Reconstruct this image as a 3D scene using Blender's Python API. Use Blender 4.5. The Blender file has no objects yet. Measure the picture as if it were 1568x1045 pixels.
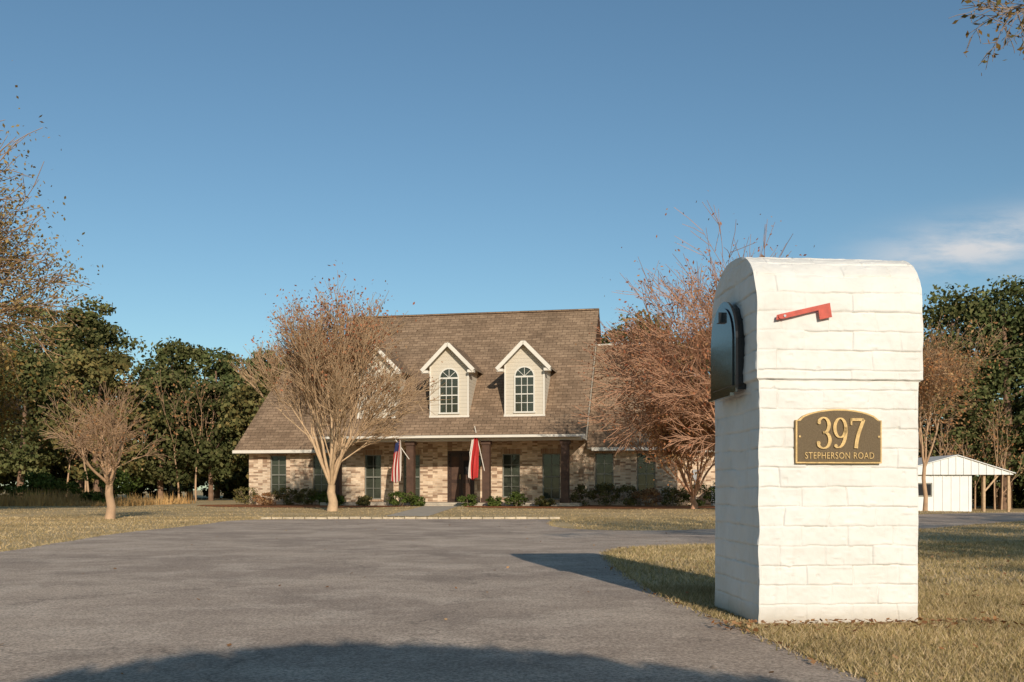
import bpy, math, random
import numpy as np
from mathutils import Vector, Matrix
rng=np.random.default_rng(7); random.seed(7)
S=bpy.context.scene
S.view_settings.view_transform='Standard'; S.view_settings.look='None'; S.view_settings.exposure=0
F=1524.0; EYE=0.61
# ------------------------------------------------------------ materials
def nmat(name):
    m=bpy.data.materials.new(name); m.use_nodes=True; nt=m.node_tree
    for n in list(nt.nodes): nt.nodes.remove(n)
    out=nt.nodes.new('ShaderNodeOutputMaterial'); return m,nt,out
def N(nt,t,**kw):
    n=nt.nodes.new(t)
    for k,v in kw.items(): setattr(n,k,v)
    return n
def ramp(nt,fac,stops,interp='LINEAR'):
    r=nt.nodes.new('ShaderNodeValToRGB'); r.color_ramp.interpolation=interp
    e=r.color_ramp.elements
    while len(e)<len(stops): e.new(0.5)
    for el,(p,c) in zip(e,stops):
        el.position=p; el.color=(c[0],c[1],c[2],1) if hasattr(c,'__len__') else (c,c,c,1)
    nt.links.new(fac,r.inputs['Fac']); return r.outputs['Color']
def mixc(nt,fac,a,b,mode='MIX'):
    n=nt.nodes.new('ShaderNodeMix'); n.data_type='RGBA'; n.blend_type=mode
    for s,v in ((n.inputs[0],fac),(n.inputs[6],a),(n.inputs[7],b)):
        if isinstance(v,(int,float)): s.default_value=v
        elif isinstance(v,tuple): s.default_value=(v[0],v[1],v[2],1)
        else: nt.links.new(v,s)
    return n.outputs[2]
def noise(nt,co,scale,detail=4,rough=.55,out='Fac'):
    n=N(nt,'ShaderNodeTexNoise'); n.inputs['Scale'].default_value=scale; n.inputs['Detail'].default_value=detail
    n.inputs['Roughness'].default_value=rough
    if co is not None: nt.links.new(co,n.inputs['Vector'])
    return n.outputs[out]
def coords(nt,kind='Object',scale=None):
    t=N(nt,'ShaderNodeTexCoord'); o=t.outputs[kind]
    if scale:
        m=N(nt,'ShaderNodeMapping'); m.inputs['Scale'].default_value=scale; nt.links.new(o,m.inputs[0]); o=m.outputs[0]
    return o
def princ(nt,out,col,rough=.8,bump=None,bstr=.3,bdist=.01,metal=0,spec=.3):
    p=N(nt,'ShaderNodeBsdfPrincipled')
    p.inputs['Roughness'].default_value=rough; p.inputs['Metallic'].default_value=metal
    p.inputs['Specular IOR Level'].default_value=spec
    if isinstance(col,tuple): p.inputs['Base Color'].default_value=(*col,1)
    else: nt.links.new(col,p.inputs['Base Color'])
    if bump is not None:
        b=N(nt,'ShaderNodeBump'); b.inputs['Strength'].default_value=bstr; b.inputs['Distance'].default_value=bdist
        nt.links.new(bump,b.inputs['Height']); nt.links.new(b.outputs[0],p.inputs['Normal'])
    nt.links.new(p.outputs[0],out.inputs[0]); return p
def simple(name,c,rough=.6,var=.25,scale=6,metal=0,spec=.3,bump=.15):
    m,nt,out=nmat(name); co=coords(nt)
    n=noise(nt,co,scale)
    col=ramp(nt,n,[(.25,tuple(x*(1-var) for x in c)),(.75,tuple(min(1,x*(1+var)) for x in c))])
    princ(nt,out,col,rough,noise(nt,co,scale*6),bump,.005,metal,spec); return m
def leafmat(name,cols,trans=.25,big=.6,lo=.6,hi=1.35):
    m,nt,out=nmat(name)
    g=N(nt,'ShaderNodeNewGeometry')
    st=[(i/(len(cols)-1),c) for i,c in enumerate(cols)]
    c1=ramp(nt,g.outputs['Random Per Island'],st)
    n=noise(nt,coords(nt),big,3)
    f=ramp(nt,n,[(.3,lo),(.7,hi)])
    c=mixc(nt,1.0,c1,f,'MULTIPLY')
    d=N(nt,'ShaderNodeBsdfDiffuse'); nt.links.new(c,d.inputs[0])
    if trans>0:
        t=N(nt,'ShaderNodeBsdfTranslucent'); mx=N(nt,'ShaderNodeMixShader'); mx.inputs[0].default_value=trans
        nt.links.new(c,t.inputs[0]); nt.links.new(d.outputs[0],mx.inputs[1]); nt.links.new(t.outputs[0],mx.inputs[2])
        nt.links.new(mx.outputs[0],out.inputs[0])
    else: nt.links.new(d.outputs[0],out.inputs[0])
    return m

M={}
# white painted brick
m,nt,out=nmat('white_painted_brick'); co=coords(nt)
n1=noise(nt,co,5,5); n2=noise(nt,co,60,6,.7)
c=ramp(nt,n1,[(.3,(.67,.64,.58)),(.6,(.745,.715,.66))])
c=mixc(nt,ramp(nt,n2,[(.64,0),(.8,.45)]),c,(.50,.45,.38))
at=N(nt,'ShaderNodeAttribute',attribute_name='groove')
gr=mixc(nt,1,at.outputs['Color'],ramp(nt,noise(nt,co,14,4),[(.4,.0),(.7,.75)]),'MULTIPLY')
c=mixc(nt,gr,c,(.42,.37,.31))  # darker grooves: weathering dirt plus joint shadow lines painted into the colour
sep=N(nt,'ShaderNodeSeparateXYZ'); nt.links.new(co,sep.inputs[0])
low=ramp(nt,sep.outputs['Z'],[(0,.75),(.09,0)])
c=mixc(nt,low,c,(.42,.35,.26))
streak=noise(nt,coords(nt,'Object',(9,9,.9)),2.2,5,.6)
c=mixc(nt,ramp(nt,streak,[(.58,0),(.8,.3)]),c,(.47,.43,.37))
princ(nt,out,c,.6,noise(nt,co,130,5,.7),.35,.003,spec=.3); M['paint']=m
# asphalt
m,nt,out=nmat('worn_asphalt'); co=coords(nt)
big=noise(nt,co,.6,6,.62); mid=noise(nt,co,1.7,7,.70); fine=noise(nt,co,75,4,.8); fine2=noise(nt,co,190,2,.7)
c=ramp(nt,big,[(.38,(.40,.305,.232)),(.5,(.47,.36,.272)),(.60,(.58,.45,.34))])
c=mixc(nt,ramp(nt,mid,[(.48,0),(.62,.65)]),c,(.68,.54,.415))
c=mixc(nt,ramp(nt,noise(nt,co,1.0,7,.68),[(.54,0),(.66,.5)]),c,(.28,.215,.165))
st=noise(nt,co,4.5,4,.6); c=mixc(nt,ramp(nt,st,[(.69,0),(.76,.5)]),c,(.17,.13,.10))
c=mixc(nt,.85,c,ramp(nt,fine,[(.37,.38),(.62,1.32)]),'MULTIPLY')
c=mixc(nt,ramp(nt,fine2,[(.60,0),(.70,.5)]),c,(.76,.65,.53))
v=N(nt,'ShaderNodeTexVoronoi',feature='DISTANCE_TO_EDGE'); v.inputs['Scale'].default_value=.4
wm=N(nt,'ShaderNodeVectorMath',operation='ADD'); nc=noise(nt,co,1.5,5,.7,'Color'); nt.links.new(co,wm.inputs[0]); nt.links.new(nc,wm.inputs[1]); nt.links.new(wm.outputs[0],v.inputs['Vector'])
crack=ramp(nt,v.outputs['Distance'],[(.0,.6),(.005,0)])
c=mixc(nt,crack,c,(.12,.095,.075))
princ(nt,out,c,.9,fine,.6,.006,spec=.2); M['asphalt']=m
# lawn soil sheet
m,nt,out=nmat('dry_lawn'); co=coords(nt)
a=noise(nt,co,.45,6,.65); b=noise(nt,co,9,6,.75); d=noise(nt,co,60,3,.7)
c=ramp(nt,a,[(.3,(.36,.26,.12)),(.5,(.52,.375,.19)),(.66,(.62,.46,.26))])
c=mixc(nt,.7,c,ramp(nt,b,[(.3,.6),(.7,1.3)]),'MULTIPLY')
c=mixc(nt,.6,c,ramp(nt,d,[(.3,.5),(.7,1.4)]),'MULTIPLY')
princ(nt,out,c,.95,b,.4,.03,spec=.1); M['lawn']=m
# brick
def brickmat(name,c1,c2,mort,bw=.2,rh=.067,dark=(.22,.12,.07),amount=.5):
    m,nt,out=nmat(name); uv=coords(nt,'UV')
    b=N(nt,'ShaderNodeTexBrick'); nt.links.new(uv,b.inputs['Vector'])
    b.inputs['Color1'].default_value=(*c1,1); b.inputs['Color2'].default_value=(*c2,1); b.inputs['Mortar'].default_value=(*mort,1)
    b.inputs['Scale'].default_value=1; b.inputs['Brick Width'].default_value=bw; b.inputs['Row Height'].default_value=rh
    b.inputs['Mortar Size'].default_value=.008; b.inputs['Mortar Smooth'].default_value=.3
    w=N(nt,'ShaderNodeTexWhiteNoise',noise_dimensions='2D')
    sx=N(nt,'ShaderNodeVectorMath',operation='DIVIDE'); sx.inputs[1].default_value=(bw*1.0,rh,1); nt.links.new(uv,sx.inputs[0])
    fl=N(nt,'ShaderNodeVectorMath',operation='FLOOR'); nt.links.new(sx.outputs[0],fl.inputs[0]); nt.links.new(fl.outputs[0],w.inputs['Vector'])
    f=ramp(nt,w.outputs['Value'],[(.5,0),(.85,amount)])
    c=mixc(nt,f,b.outputs['Color'],dark)
    c=mixc(nt,1,c,ramp(nt,noise(nt,uv,1.2,4),[(.3,.8),(.7,1.15)]),'MULTIPLY')
    princ(nt,out,c,.85,b.outputs['Fac'],-.4,.01,spec=.15); return m
M['brick']=brickmat('tan_brick',(.56,.385,.25),(.74,.57,.40),(.60,.49,.37),amount=.75)
M['brickhead']=brickmat('soldier_brick',(.30,.16,.09),(.42,.27,.17),(.5,.41,.30),bw=.067,rh=.22)
# shingles
m,nt,out=nmat('asphalt_shingles'); uv=coords(nt,'UV')
b=N(nt,'ShaderNodeTexBrick'); nt.links.new(uv,b.inputs['Vector'])
b.inputs['Color1'].default_value=(.200,.132,.083,1); b.inputs['Color2'].default_value=(.295,.20,.128,1); b.inputs['Mortar'].default_value=(.085,.055,.035,1)
b.inputs['Scale'].default_value=1; b.inputs['Brick Width'].default_value=.34; b.inputs['Row Height'].default_value=.15; b.inputs['Mortar Size'].default_value=.012; b.inputs['Mortar Smooth'].default_value=.6
c=mixc(nt,1,b.outputs['Color'],ramp(nt,noise(nt,uv,.9,6,.7),[(.3,.72),(.7,1.22)]),'MULTIPLY')
c=mixc(nt,1,c,ramp(nt,noise(nt,uv,12,3,.7),[(.3,.75),(.7,1.25)]),'MULTIPLY')
princ(nt,out,c,.9,b.outputs['Fac'],-.5,.015,spec=.15); M['roof']=m
# siding
m,nt,out=nmat('cream_siding'); uv=coords(nt,'UV')
w=N(nt,'ShaderNodeTexWave',wave_type='BANDS',bands_direction='Y',wave_profile='SAW'); w.inputs['Scale'].default_value=2.3; nt.links.new(uv,w.inputs['Vector'])
c=ramp(nt,w.outputs['Fac'],[(0,(.36,.31,.23)),(.14,(.58,.51,.40)),(1,(.60,.53,.42))])
princ(nt,out,c,.6,w.outputs['Fac'],.3,.02); M['siding']=m
M['trim']=simple('cream_trim',(.70,.64,.54),.5,.06,3)
M['wood']=simple('dark_brown_wood',(.085,.045,.028),.6,.3,5)
M['doorw']=simple('door_wood',(.05,.028,.02),.4,.3,5)
M['concrete']=simple('concrete',(.44,.37,.28),.9,.2,4)
M['kerb']=simple('kerb_brick',(.54,.44,.31),.9,.35,4)
M['black']=simple('black_enamel',(.012,.012,.013),.10,.2,8,spec=.7,bump=.03)
M['red']=simple('faded_red_paint',(.50,.075,.045),.5,.22,30)
M['brass']=simple('brass',(.44,.30,.13),.45,.25,40,metal=.45)
M['bronze']=simple('dark_bronze',(.20,.145,.085),.6,.4,220,metal=.3,bump=.6)
M['bark']=simple('pale_bark',(.50,.34,.20),.85,.25,6)
M['twig']=simple('twig_bark',(.44,.28,.165),.9,.25,3)
M['redtwig']=simple('red_brown_bark',(.46,.25,.15),.9,.25,3)
M['greybark']=simple('grey_bark',(.26,.19,.135),.9,.35,4)
M['pinebark']=simple('pine_bark',(.20,.12,.075),.9,.35,4)
M['whitemetal']=simple('white_metal',(.72,.70,.66),.4,.06,2)
M['winframe']=simple('window_frame',(.20,.195,.16),.5,.1,4)
M['whiteframe']=simple('white_window_frame',(.68,.64,.55),.5,.06,4)
M['metalgrey']=simple('grey_metal',(.35,.35,.35),.5,.15,5,metal=.3)
M['dark']=simple('dark_interior',(.02,.02,.02),.9,.1,4)
m,nt,out=nmat('pine_straw'); co=coords(nt)
c=ramp(nt,noise(nt,co,14,6,.8),[(.3,(.16,.06,.025)),(.55,(.40,.155,.06)),(.75,(.50,.25,.12))])
princ(nt,out,c,.95,noise(nt,co,30,5,.8),.8,.03,spec=.1); M['mulch']=m
# blinds
m,nt,out=nmat('window_blinds'); uv=coords(nt,'UV')
w=N(nt,'ShaderNodeTexWave',wave_type='BANDS',bands_direction='Y',wave_profile='SAW'); w.inputs['Scale'].default_value=6; nt.links.new(uv,w.inputs['Vector'])
c=ramp(nt,w.outputs['Fac'],[(0,(.04,.042,.035)),(.35,(.10,.105,.085)),(1,(.15,.155,.125))])
princ(nt,out,c,.7); M['blinds']=m
m,nt,out=nmat('window_glass')
tr=N(nt,'ShaderNodeBsdfTransparent'); tr.inputs[0].default_value=(.66,.68,.63,1); gl=N(nt,'ShaderNodeBsdfGlossy'); gl.inputs['Roughness'].default_value=.04
lw=N(nt,'ShaderNodeFresnel'); lw.inputs['IOR'].default_value=1.5; mx=N(nt,'ShaderNodeMixShader')
bn=N(nt,'ShaderNodeBump'); bn.inputs['Strength'].default_value=.05; nt.links.new(noise(nt,coords(nt),1.5,2),bn.inputs['Height']); nt.links.new(bn.outputs[0],gl.inputs['Normal'])
nt.links.new(lw.outputs[0],mx.inputs[0]); nt.links.new(tr.outputs[0],mx.inputs[1]); nt.links.new(gl.outputs[0],mx.inputs[2]); nt.links.new(mx.outputs[0],out.inputs[0]); M['glass']=m
# leaves
M['lf_dark']=leafmat('evergreen_leaves',[(.050,.056,.020),(.078,.084,.029),(.11,.112,.042),(.16,.145,.06)],0,.25)
M['lf_pine']=leafmat('pine_needles',[(.055,.070,.026),(.082,.098,.036),(.115,.13,.048),(.17,.162,.07)],0,.25)
M['lf_olive']=leafmat('olive_leaves',[(.08,.08,.03),(.12,.112,.04),(.17,.142,.052),(.21,.15,.055)],0,.3)
M['lf_russet']=leafmat('russet_leaves',[(.36,.15,.06),(.44,.21,.09),(.38,.24,.12),(.50,.31,.15)],.3)
M['lf_red']=leafmat('red_leaves',[(.32,.11,.06),(.42,.18,.09),(.42,.25,.13)],.3)
M['lf_orange']=leafmat('autumn_leaves',[(.22,.13,.035),(.34,.19,.055),(.17,.14,.045),(.26,.20,.07)],.3)
M['lf_yellow']=leafmat('yellow_brown_leaves',[(.19,.15,.06),(.33,.23,.09),(.42,.28,.115),(.23,.19,.08)],.3)
M['lf_green']=leafmat('shrub_leaves',[(.05,.075,.017),(.09,.12,.028),(.14,.16,.045)],.25)
M['blade']=leafmat('grass_blades',[(.26,.215,.085),(.43,.325,.145),(.58,.43,.225),(.70,.54,.33)],.3,1.3,.68,1.25)
M['blade_far']=leafmat('grass_blades_far',[(.36,.265,.115),(.50,.36,.17),(.62,.45,.235),(.70,.53,.31)],.3,.8,.7,1.2)
M['reed']=leafmat('dry_reeds',[(.40,.22,.08),(.52,.32,.13),(.34,.22,.1)],.2)
M['litter']=leafmat('fallen_leaves',[(.28,.12,.05),(.40,.22,.10),(.22,.10,.05),(.5,.33,.17)],.1,2)

# ------------------------------------------------------------ mesh helpers
def link(o,parent=None):
    S.collection.objects.link(o)
    if parent: o.parent=parent
    return o
def empty(name,loc=(0,0,0),rz=0):
    e=bpy.data.objects.new(name,None); e.location=loc; e.rotation_euler=(0,0,rz); e.empty_display_size=.3
    return link(e)
def npmesh(name,V,Q,mat,parent=None,smooth=False):
    V=np.asarray(V,dtype=np.float32); Q=np.asarray(Q,dtype=np.int32); k=Q.shape[1]
    me=bpy.data.meshes.new(name); me.vertices.add(len(V)); me.vertices.foreach_set('co',V.ravel())
    me.loops.add(Q.size); me.loops.foreach_set('vertex_index',Q.ravel())
    me.polygons.add(len(Q)); me.polygons.foreach_set('loop_start',np.arange(0,Q.size,k,dtype=np.int32))
    if smooth: me.polygons.foreach_set('use_smooth',np.ones(len(Q),dtype=bool))
    me.update(calc_edges=True); me.materials.append(mat)
    return link(bpy.data.objects.new(name,me),parent)
class MB:
    def __init__(s): s.v=[]; s.f=[]; s.m=[]; s.mats=[]
    def mi(s,k):
        if k not in s.mats: s.mats.append(k)
        return s.mats.index(k)
    def poly(s,pts,k):
        b=len(s.v); s.v+= [tuple(p) for p in pts]; s.f.append(list(range(b,b+len(pts)))); s.m.append(s.mi(k))
    def box(s,x0,x1,y0,y1,z0,z1,k):
        P=[(x0,y0,z0),(x1,y0,z0),(x1,y1,z0),(x0,y1,z0),(x0,y0,z1),(x1,y0,z1),(x1,y1,z1),(x0,y1,z1)]
        for q in ((0,3,2,1),(4,5,6,7),(0,1,5,4),(1,2,6,5),(2,3,7,6),(3,0,4,7)): s.poly([P[i] for i in q],k)
    def prism(s,pts,off,k,kside=None):
        off=Vector(off); A=[Vector(p) for p in pts]; B=[p+off for p in A]
        s.poly(A,k); s.poly(B[::-1],k)
        n=len(A)
        for i in range(n):
            j=(i+1)%n; s.poly([A[i],B[i],B[j],A[j]],kside or k)
    def slab(s,pts,t,k,ke):
        A=[Vector(p) for p in pts]; n=(A[1]-A[0]).cross(A[2]-A[0]).normalized()
        if n.z<0: n=-n
        B=[p-n*t for p in A]; s.poly(A,k); s.poly(B[::-1],ke)
        for i in range(len(A)):
            j=(i+1)%len(A); s.poly([A[i],B[i],B[j],A[j]],ke)
    def beam(s,a,b,w,h,k):
        a=Vector(a); b=Vector(b); d=(b-a).normalized(); up=Vector((0,0,1))
        if abs(d.z)>.98: up=Vector((0,1,0))
        x=d.cross(up).normalized()*w/2; y=x.cross(d).normalized()*h/2
        s.prism([a-x-y,a+x-y,a+x+y,a-x+y],b-a,k)
    def build(s,name,parent=None,bevel=0):
        me=bpy.data.meshes.new(name); me.from_pydata(s.v,[],s.f)
        for k in s.mats: me.materials.append(M[k])
        me.polygons.foreach_set('material_index',s.m)
        uvl=me.uv_layers.new(name='UVMap')
        Z=Vector((0,0,1))
        for p in me.polygons:
            n=p.normal
            if abs(n.z)>.98: t=Vector((1,0,0)); bt=Vector((0,1,0))
            else:
                t=Z.cross(n).normalized(); bt=n.cross(t)
            for li in p.loop_indices:
                co=me.vertices[me.loops[li].vertex_index].co
                uvl.data[li].uv=(co.dot(t),co.dot(bt))
        o=link(bpy.data.objects.new(name,me),parent)
        if bevel:
            bm=o.modifiers.new('bevel','BEVEL'); bm.width=bevel; bm.segments=2; bm.limit_method='ANGLE'
        return o
def leaves(C,size,nrm=None,aspect=.55,sv=.4):
    C=np.asarray(C); n=len(C)
    if nrm is None: nrm=rng.normal(size=(n,3))
    nrm=nrm/(np.linalg.norm(nrm,axis=1,keepdims=True)+1e-9)
    r=rng.normal(size=(n,3)); t1=np.cross(nrm,r); t1/=np.linalg.norm(t1,axis=1,keepdims=True)+1e-9; t2=np.cross(nrm,t1)
    s=(size*(1+rng.uniform(-sv,sv,n)))[:,None]
    V=np.stack([C-t1*s*.5,C+t2*s*aspect*.5,C+t1*s*.5,C-t2*s*aspect*.5],axis=1).reshape(-1,3)
    return V,np.arange(4*n).reshape(n,4)
class TB:
    def __init__(s): s.v=[]; s.q=[]
    def tube(s,path,rad,n=5):
        b=len(s.v); k=len(path)
        for i,p in enumerate(path):
            d=(path[min(i+1,k-1)]-path[max(i-1,0)]).normalized()
            a=d.orthogonal().normalized() if i==0 else (a-d*a.dot(d)).normalized()
            c=d.cross(a)
            for j in range(n):
                t=2*math.pi*j/n; s.v.append(tuple(p+(a*math.cos(t)+c*math.sin(t))*rad[i]))
        for i in range(k-1):
            for j in range(n):
                j2=(j+1)%n; s.q.append((b+i*n+j,b+i*n+j2,b+(i+1)*n+j2,b+(i+1)*n+j))
    def build(s,name,mat,parent): return npmesh(name,np.array(s.v),np.array(s.q),mat,parent,True)
def rv(): return Vector((random.gauss(0,1),random.gauss(0,1),random.gauss(0,1)))
def grow(tb,p,d,L,r,lvl,P,tips,seg=4):
    path=[p.copy()]; rad=[r]; r1=r*P['taper']
    for i in range(seg):
        d=(d+rv()*P['wig']+Vector((0,0,P['up'][min(lvl,len(P['up'])-1)]))).normalized()
        path.append(path[-1]+d*L/seg); rad.append(r+(r1-r)*(i+1)/seg)
    tb.tube(path,rad,6 if lvl==0 else (4 if lvl<3 else 3))
    if lvl>=P['lv']-2: tips.append((path[-1],d,lvl)); tips.append((path[seg//2],d,lvl))
    if lvl>=P['lv']: return
    for k in range(P['ch'][lvl]):
        f=1.0 if k==0 else random.uniform(.35,1)
        i=min(seg-1,int(f*seg)); q=path[i].lerp(path[i+1],f*seg-i) if f<1 else path[-1]
        ax=d.cross(rv()).normalized(); ang=math.radians(random.uniform(*P['sp']))*(.5 if k==0 else 1)
        nd=(Matrix.Rotation(ang,3,ax)@d)
        grow(tb,q,nd,L*random.uniform(*P['ls']),max(P['rmin'],r1*random.uniform(.55,.85)),lvl+1,P,tips,max(2,seg-1))
def GZ(x,y):
    sm=lambda t:np.clip(t,0,1)**2*(3-2*np.clip(t,0,1))
    return -.62*sm((np.asarray(x,float)-8)/10)*sm((np.asarray(y,float)-24)/24)

# ------------------------------------------------------------ ground
xs=np.unique(np.concatenate([np.linspace(-600,-60,10),np.linspace(-60,60,61),np.linspace(60,600,10)]))
ys=np.unique(np.concatenate([np.linspace(-200,-20,6),np.linspace(-20,90,56),np.linspace(90,900,12)]))
X,Y=np.meshgrid(xs,ys); V=np.stack([X,Y,GZ(X,Y)],-1).reshape(-1,3)
nx=len(xs); I=np.arange(len(V)).reshape(len(ys),nx)
Q=np.stack([I[:-1,:-1],I[:-1,1:],I[1:,1:],I[1:,:-1]],-1).reshape(-1,4)
npmesh('ground',V,Q,M['lawn'],smooth=True)
def smoothpoly(P,it=2):
    P=[np.array(p,float) for p in P]
    for _ in range(it):
        R=[]
        for i in range(len(P)):
            a=P[i]; b=P[(i+1)%len(P)]; R+= [a*.75+b*.25,a*.25+b*.75]
        P=R
    return np.array(P)
drive=[(1.11,3.15),(1.04,4.1),(.95,4.8),(.85,6.0),(.82,7.3),(.83,8.8),(.95,10.0),(1.5,10.7),(3,11.3),(6.3,15.2),(10.6,20.0),(15,23),(15,27),(10.5,25.2),(5.5,19.5),(3.2,15.2),(1.6,14.6),(.75,15.6),(.62,17.5),(.9,20.3),(.4,20.45),(-2,20.5),(-4.8,20.4),(-5.6,19.6),(-5.35,17),(-5.55,14.3),(-5.2,11.3),(-4.9,9.3),(-5.2,6),(-5.8,2),(-7.5,-1.6),(2.6,-1.6),(1.6,1)]
DP=smoothpoly(drive)
DP=DP+rng.normal(size=DP.shape)*.012
def sheet(name,P,z,mat):
    me=bpy.data.meshes.new(name); me.from_pydata([(p[0],p[1],z) for p in P],[],[list(range(len(P)))]); me.materials.append(mat)
    if me.polygons[0].normal.z<0: me.flip_normals()
    return link(bpy.data.objects.new(name,me))
sheet('asphalt_driveway',DP,.004,M['asphalt'])
sheet('asphalt_road',[(-80,-14),(80,-14),(80,-7),(-80,-7)],.004,M['asphalt'])
def inpoly(x,y,P):
    ins=np.zeros(len(x),bool); j=len(P)-1
    for i in range(len(P)):
        xi,yi=P[i]; xj,yj=P[j]
        c=((yi>y)!=(yj>y))&(x<(xj-xi)*(y-yi)/(yj-yi+1e-12)+xi); ins^=c; j=i
    return ins
TH=math.radians(11); CX,CY=-.947,37.0
def H2W(u,v): return (CX+u*math.cos(TH)+v*math.sin(TH), CY-u*math.sin(TH)+v*math.cos(TH))
walk=[H2W(-2.2,-.75),H2W(-.9,-.75),(-1.9,22.6),(-2.9,22.6)]
sheet('front_walk',walk,.006,M['concrete'])
bed=smoothpoly([H2W(-11.3,1.6),H2W(-11.3,-1.5),H2W(-7.5,-5),H2W(-2.8,-4.6),H2W(-2.4,1.6)],2)
sheet('mulch_bed',bed,.010,M['mulch'])
bed2=smoothpoly([H2W(-.6,1.6),H2W(-.4,-3.6),H2W(4,-5.0),H2W(8,-4.2),H2W(9.8,-.5),H2W(9.8,1.6)],2)
sheet('mulch_bed',bed2,.010,M['mulch'])
mb=MB()
for x in np.arange(-5.2,.8,.23):
    yb=20.62+.02*math.sin(x*3)
    mb.box(x,x+.21,yb+random.uniform(-.01,.01),yb+.11,0,.040+random.uniform(-.008,.006),'kerb')
mb.build('brick_kerb')

# grass blades
def blades(n,x0,x1,y0,y1,h,w):
    x=rng.uniform(x0,x1,n); y=rng.uniform(y0,y1,n)
    lx=(x-1.116)*math.cos(.087)+(y-4.5)*math.sin(.087); ly=-(x-1.116)*math.sin(.087)+(y-4.5)*math.cos(.087)
    keep=~inpoly(x,y,DP)
    keep&=~((lx>0)&(lx<.75)&(ly>0)&(ly<.68)); keep&=~inpoly(x,y,np.array(walk)); keep&=~inpoly(x,y,bed)&~inpoly(x,y,bed2)
    d=np.maximum(np.maximum(-lx,lx-.75),np.maximum(-ly,ly-.68))
    return x[keep],y[keep],h*np.clip(.35+d[keep]*3,.35,1),w
Vs=[]
def addbl(args):
    x,y,h,w=args; n=len(x); hh=h*rng.uniform(.4,1.25,n); a=rng.uniform(0,2*np.pi,n); l=rng.uniform(.3,1.3,n)*hh; la=rng.uniform(0,2*np.pi,n)
    z=GZ(x,y); dx=np.cos(a)*w/2; dy=np.sin(a)*w/2
    Vs.append(np.stack([np.stack([x-dx,y-dy,z],1),np.stack([x+dx,y+dy,z],1),np.stack([x+l*np.cos(la),y+l*np.sin(la),z+hh],1)],1).reshape(-1,3))
addbl(blades(110000,.8,4.2,2.6,6.2,.030,.0055))
addbl(blades(60000,.8,7,5.5,11.5,.032,.008))
E=[]
for i in range(len(DP)):
    a=DP[i]; b=DP[(i+1)%len(DP)]; L=np.linalg.norm(b-a)
    if a[1]<2: continue
    k=int(L*420/(1+a[1]*.15)); t=rng.uniform(0,1,(k,1)); E.append(a+(b-a)*t+rng.normal(size=(k,2))*.026)
E=np.concatenate(E); addbl((E[:,0],E[:,1],.028,.008))
nearV=np.concatenate(Vs); Vs=[]
addbl(blades(36000,1,14,9,22,.030,.014))
addbl(blades(36000,-16,-4.6,8,22,.030,.014))
addbl(blades(26000,-22,18,18,37,.022,.025))
farV=np.concatenate(Vs)
G=empty('lawn_grass'); npmesh('near_blades',nearV,np.arange(len(nearV)).reshape(-1,3),M['blade'],G); npmesh('far_blades',farV,np.arange(len(farV)).reshape(-1,3),M['blade_far'],G)
C=[]
a=rng.uniform(-.25,1.1,260); C.append(np.stack([1.116+a,4.42+a*.087-np.abs(rng.normal(size=260))*.12,np.full(260,.03)],1))
C.append(np.stack([rng.uniform(.8,6,500),rng.uniform(2.8,10,500),np.full(500,.032)],1))
C.append(np.stack([rng.uniform(-5,3,110),rng.uniform(2.8,19,110),np.full(110,.010)],1))
e=E[rng.integers(0,len(E),420)]; C.append(np.stack([e[:,0]-.05,e[:,1]+rng.normal(size=420)*.05,np.full(420,.016)],1))
C=np.concatenate(C); nr=rng.normal(size=C.shape)*.35; nr[:,2]+=1
V,Q=leaves(C,.025,nr,.7,.5); npmesh('fallen_leaves',V,Q,M['litter'])

# ------------------------------------------------------------ mailbox
MBX=empty('brick_mailbox',(1.116,4.5,0),math.radians(5))
W,D,ZS,RI=.75,.68,1.42,.30
tab=rng.uniform(-1,1,(32,32,32))
def vn(P,s,o=0):
    p=P*s+o*7.3; i=np.floor(p).astype(int); f=p-i; f=f*f*(3-2*f); r=0
    for a in (0,1):
        for b in (0,1):
            for c in (0,1):
                w=(f[...,0] if a else 1-f[...,0])*(f[...,1] if b else 1-f[...,1])*(f[...,2] if c else 1-f[...,2])
                r=r+w*tab[(i[...,0]+a)%32,(i[...,1]+b)%32,(i[...,2]+c)%32]
    return r
def ss(t): t=np.clip(t,0,1); return t*t*(3-2*t)
def bh(a,b,P,o):
    aw=a+vn(P,9,o)*.006; bw=b+vn(P,6,o+1)*.0034+vn(P,24,o+2)*.0024
    RH=.0885; BL=.215
    row=np.floor(bw/RH).astype(int); ro=tab[row%32,3,o%32]*.025
    al=aw+BL*.5*(row%2)+ro; col=np.floor(al/BL).astype(int)
    fr=bw-row*RH; fc=al-col*BL
    dr=np.minimum(fr,RH-fr); dc=np.minimum(fc,BL-fc)
    gs=.50+.6*vn(P,7,o+4); gc=np.clip(.38+.9*vn(P,6,o+5),.05,1)
    a1=np.clip(gs+.2,.15,1)*(1-ss(dr/.006)); a2=gc*(1-ss(dc/.006))
    g=-np.maximum(.0068*a1,.0060*a2)
    k1=tab[row%32,col%32,(5+o)%32]; k2=tab[row%32,col%32,(9+o)%32]; k3=tab[row%32,col%32,(11+o)%32]
    hgt=g+k1*.0022+(k2*.0034-.0018)*(fr/RH-.5)+k3*.0038*(fc/BL-.5)+vn(P,26,o)*.0014+vn(P,60,o+1)*.0009
    hgt+=np.clip(vn(P*np.array([1,1,2.5]),18,o+8)-.5,0,1)*.007-np.clip(vn(P,34,o+9)-.62,0,1)*.012
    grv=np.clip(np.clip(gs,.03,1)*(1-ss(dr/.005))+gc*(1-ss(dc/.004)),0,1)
    return hgt,grv
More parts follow.
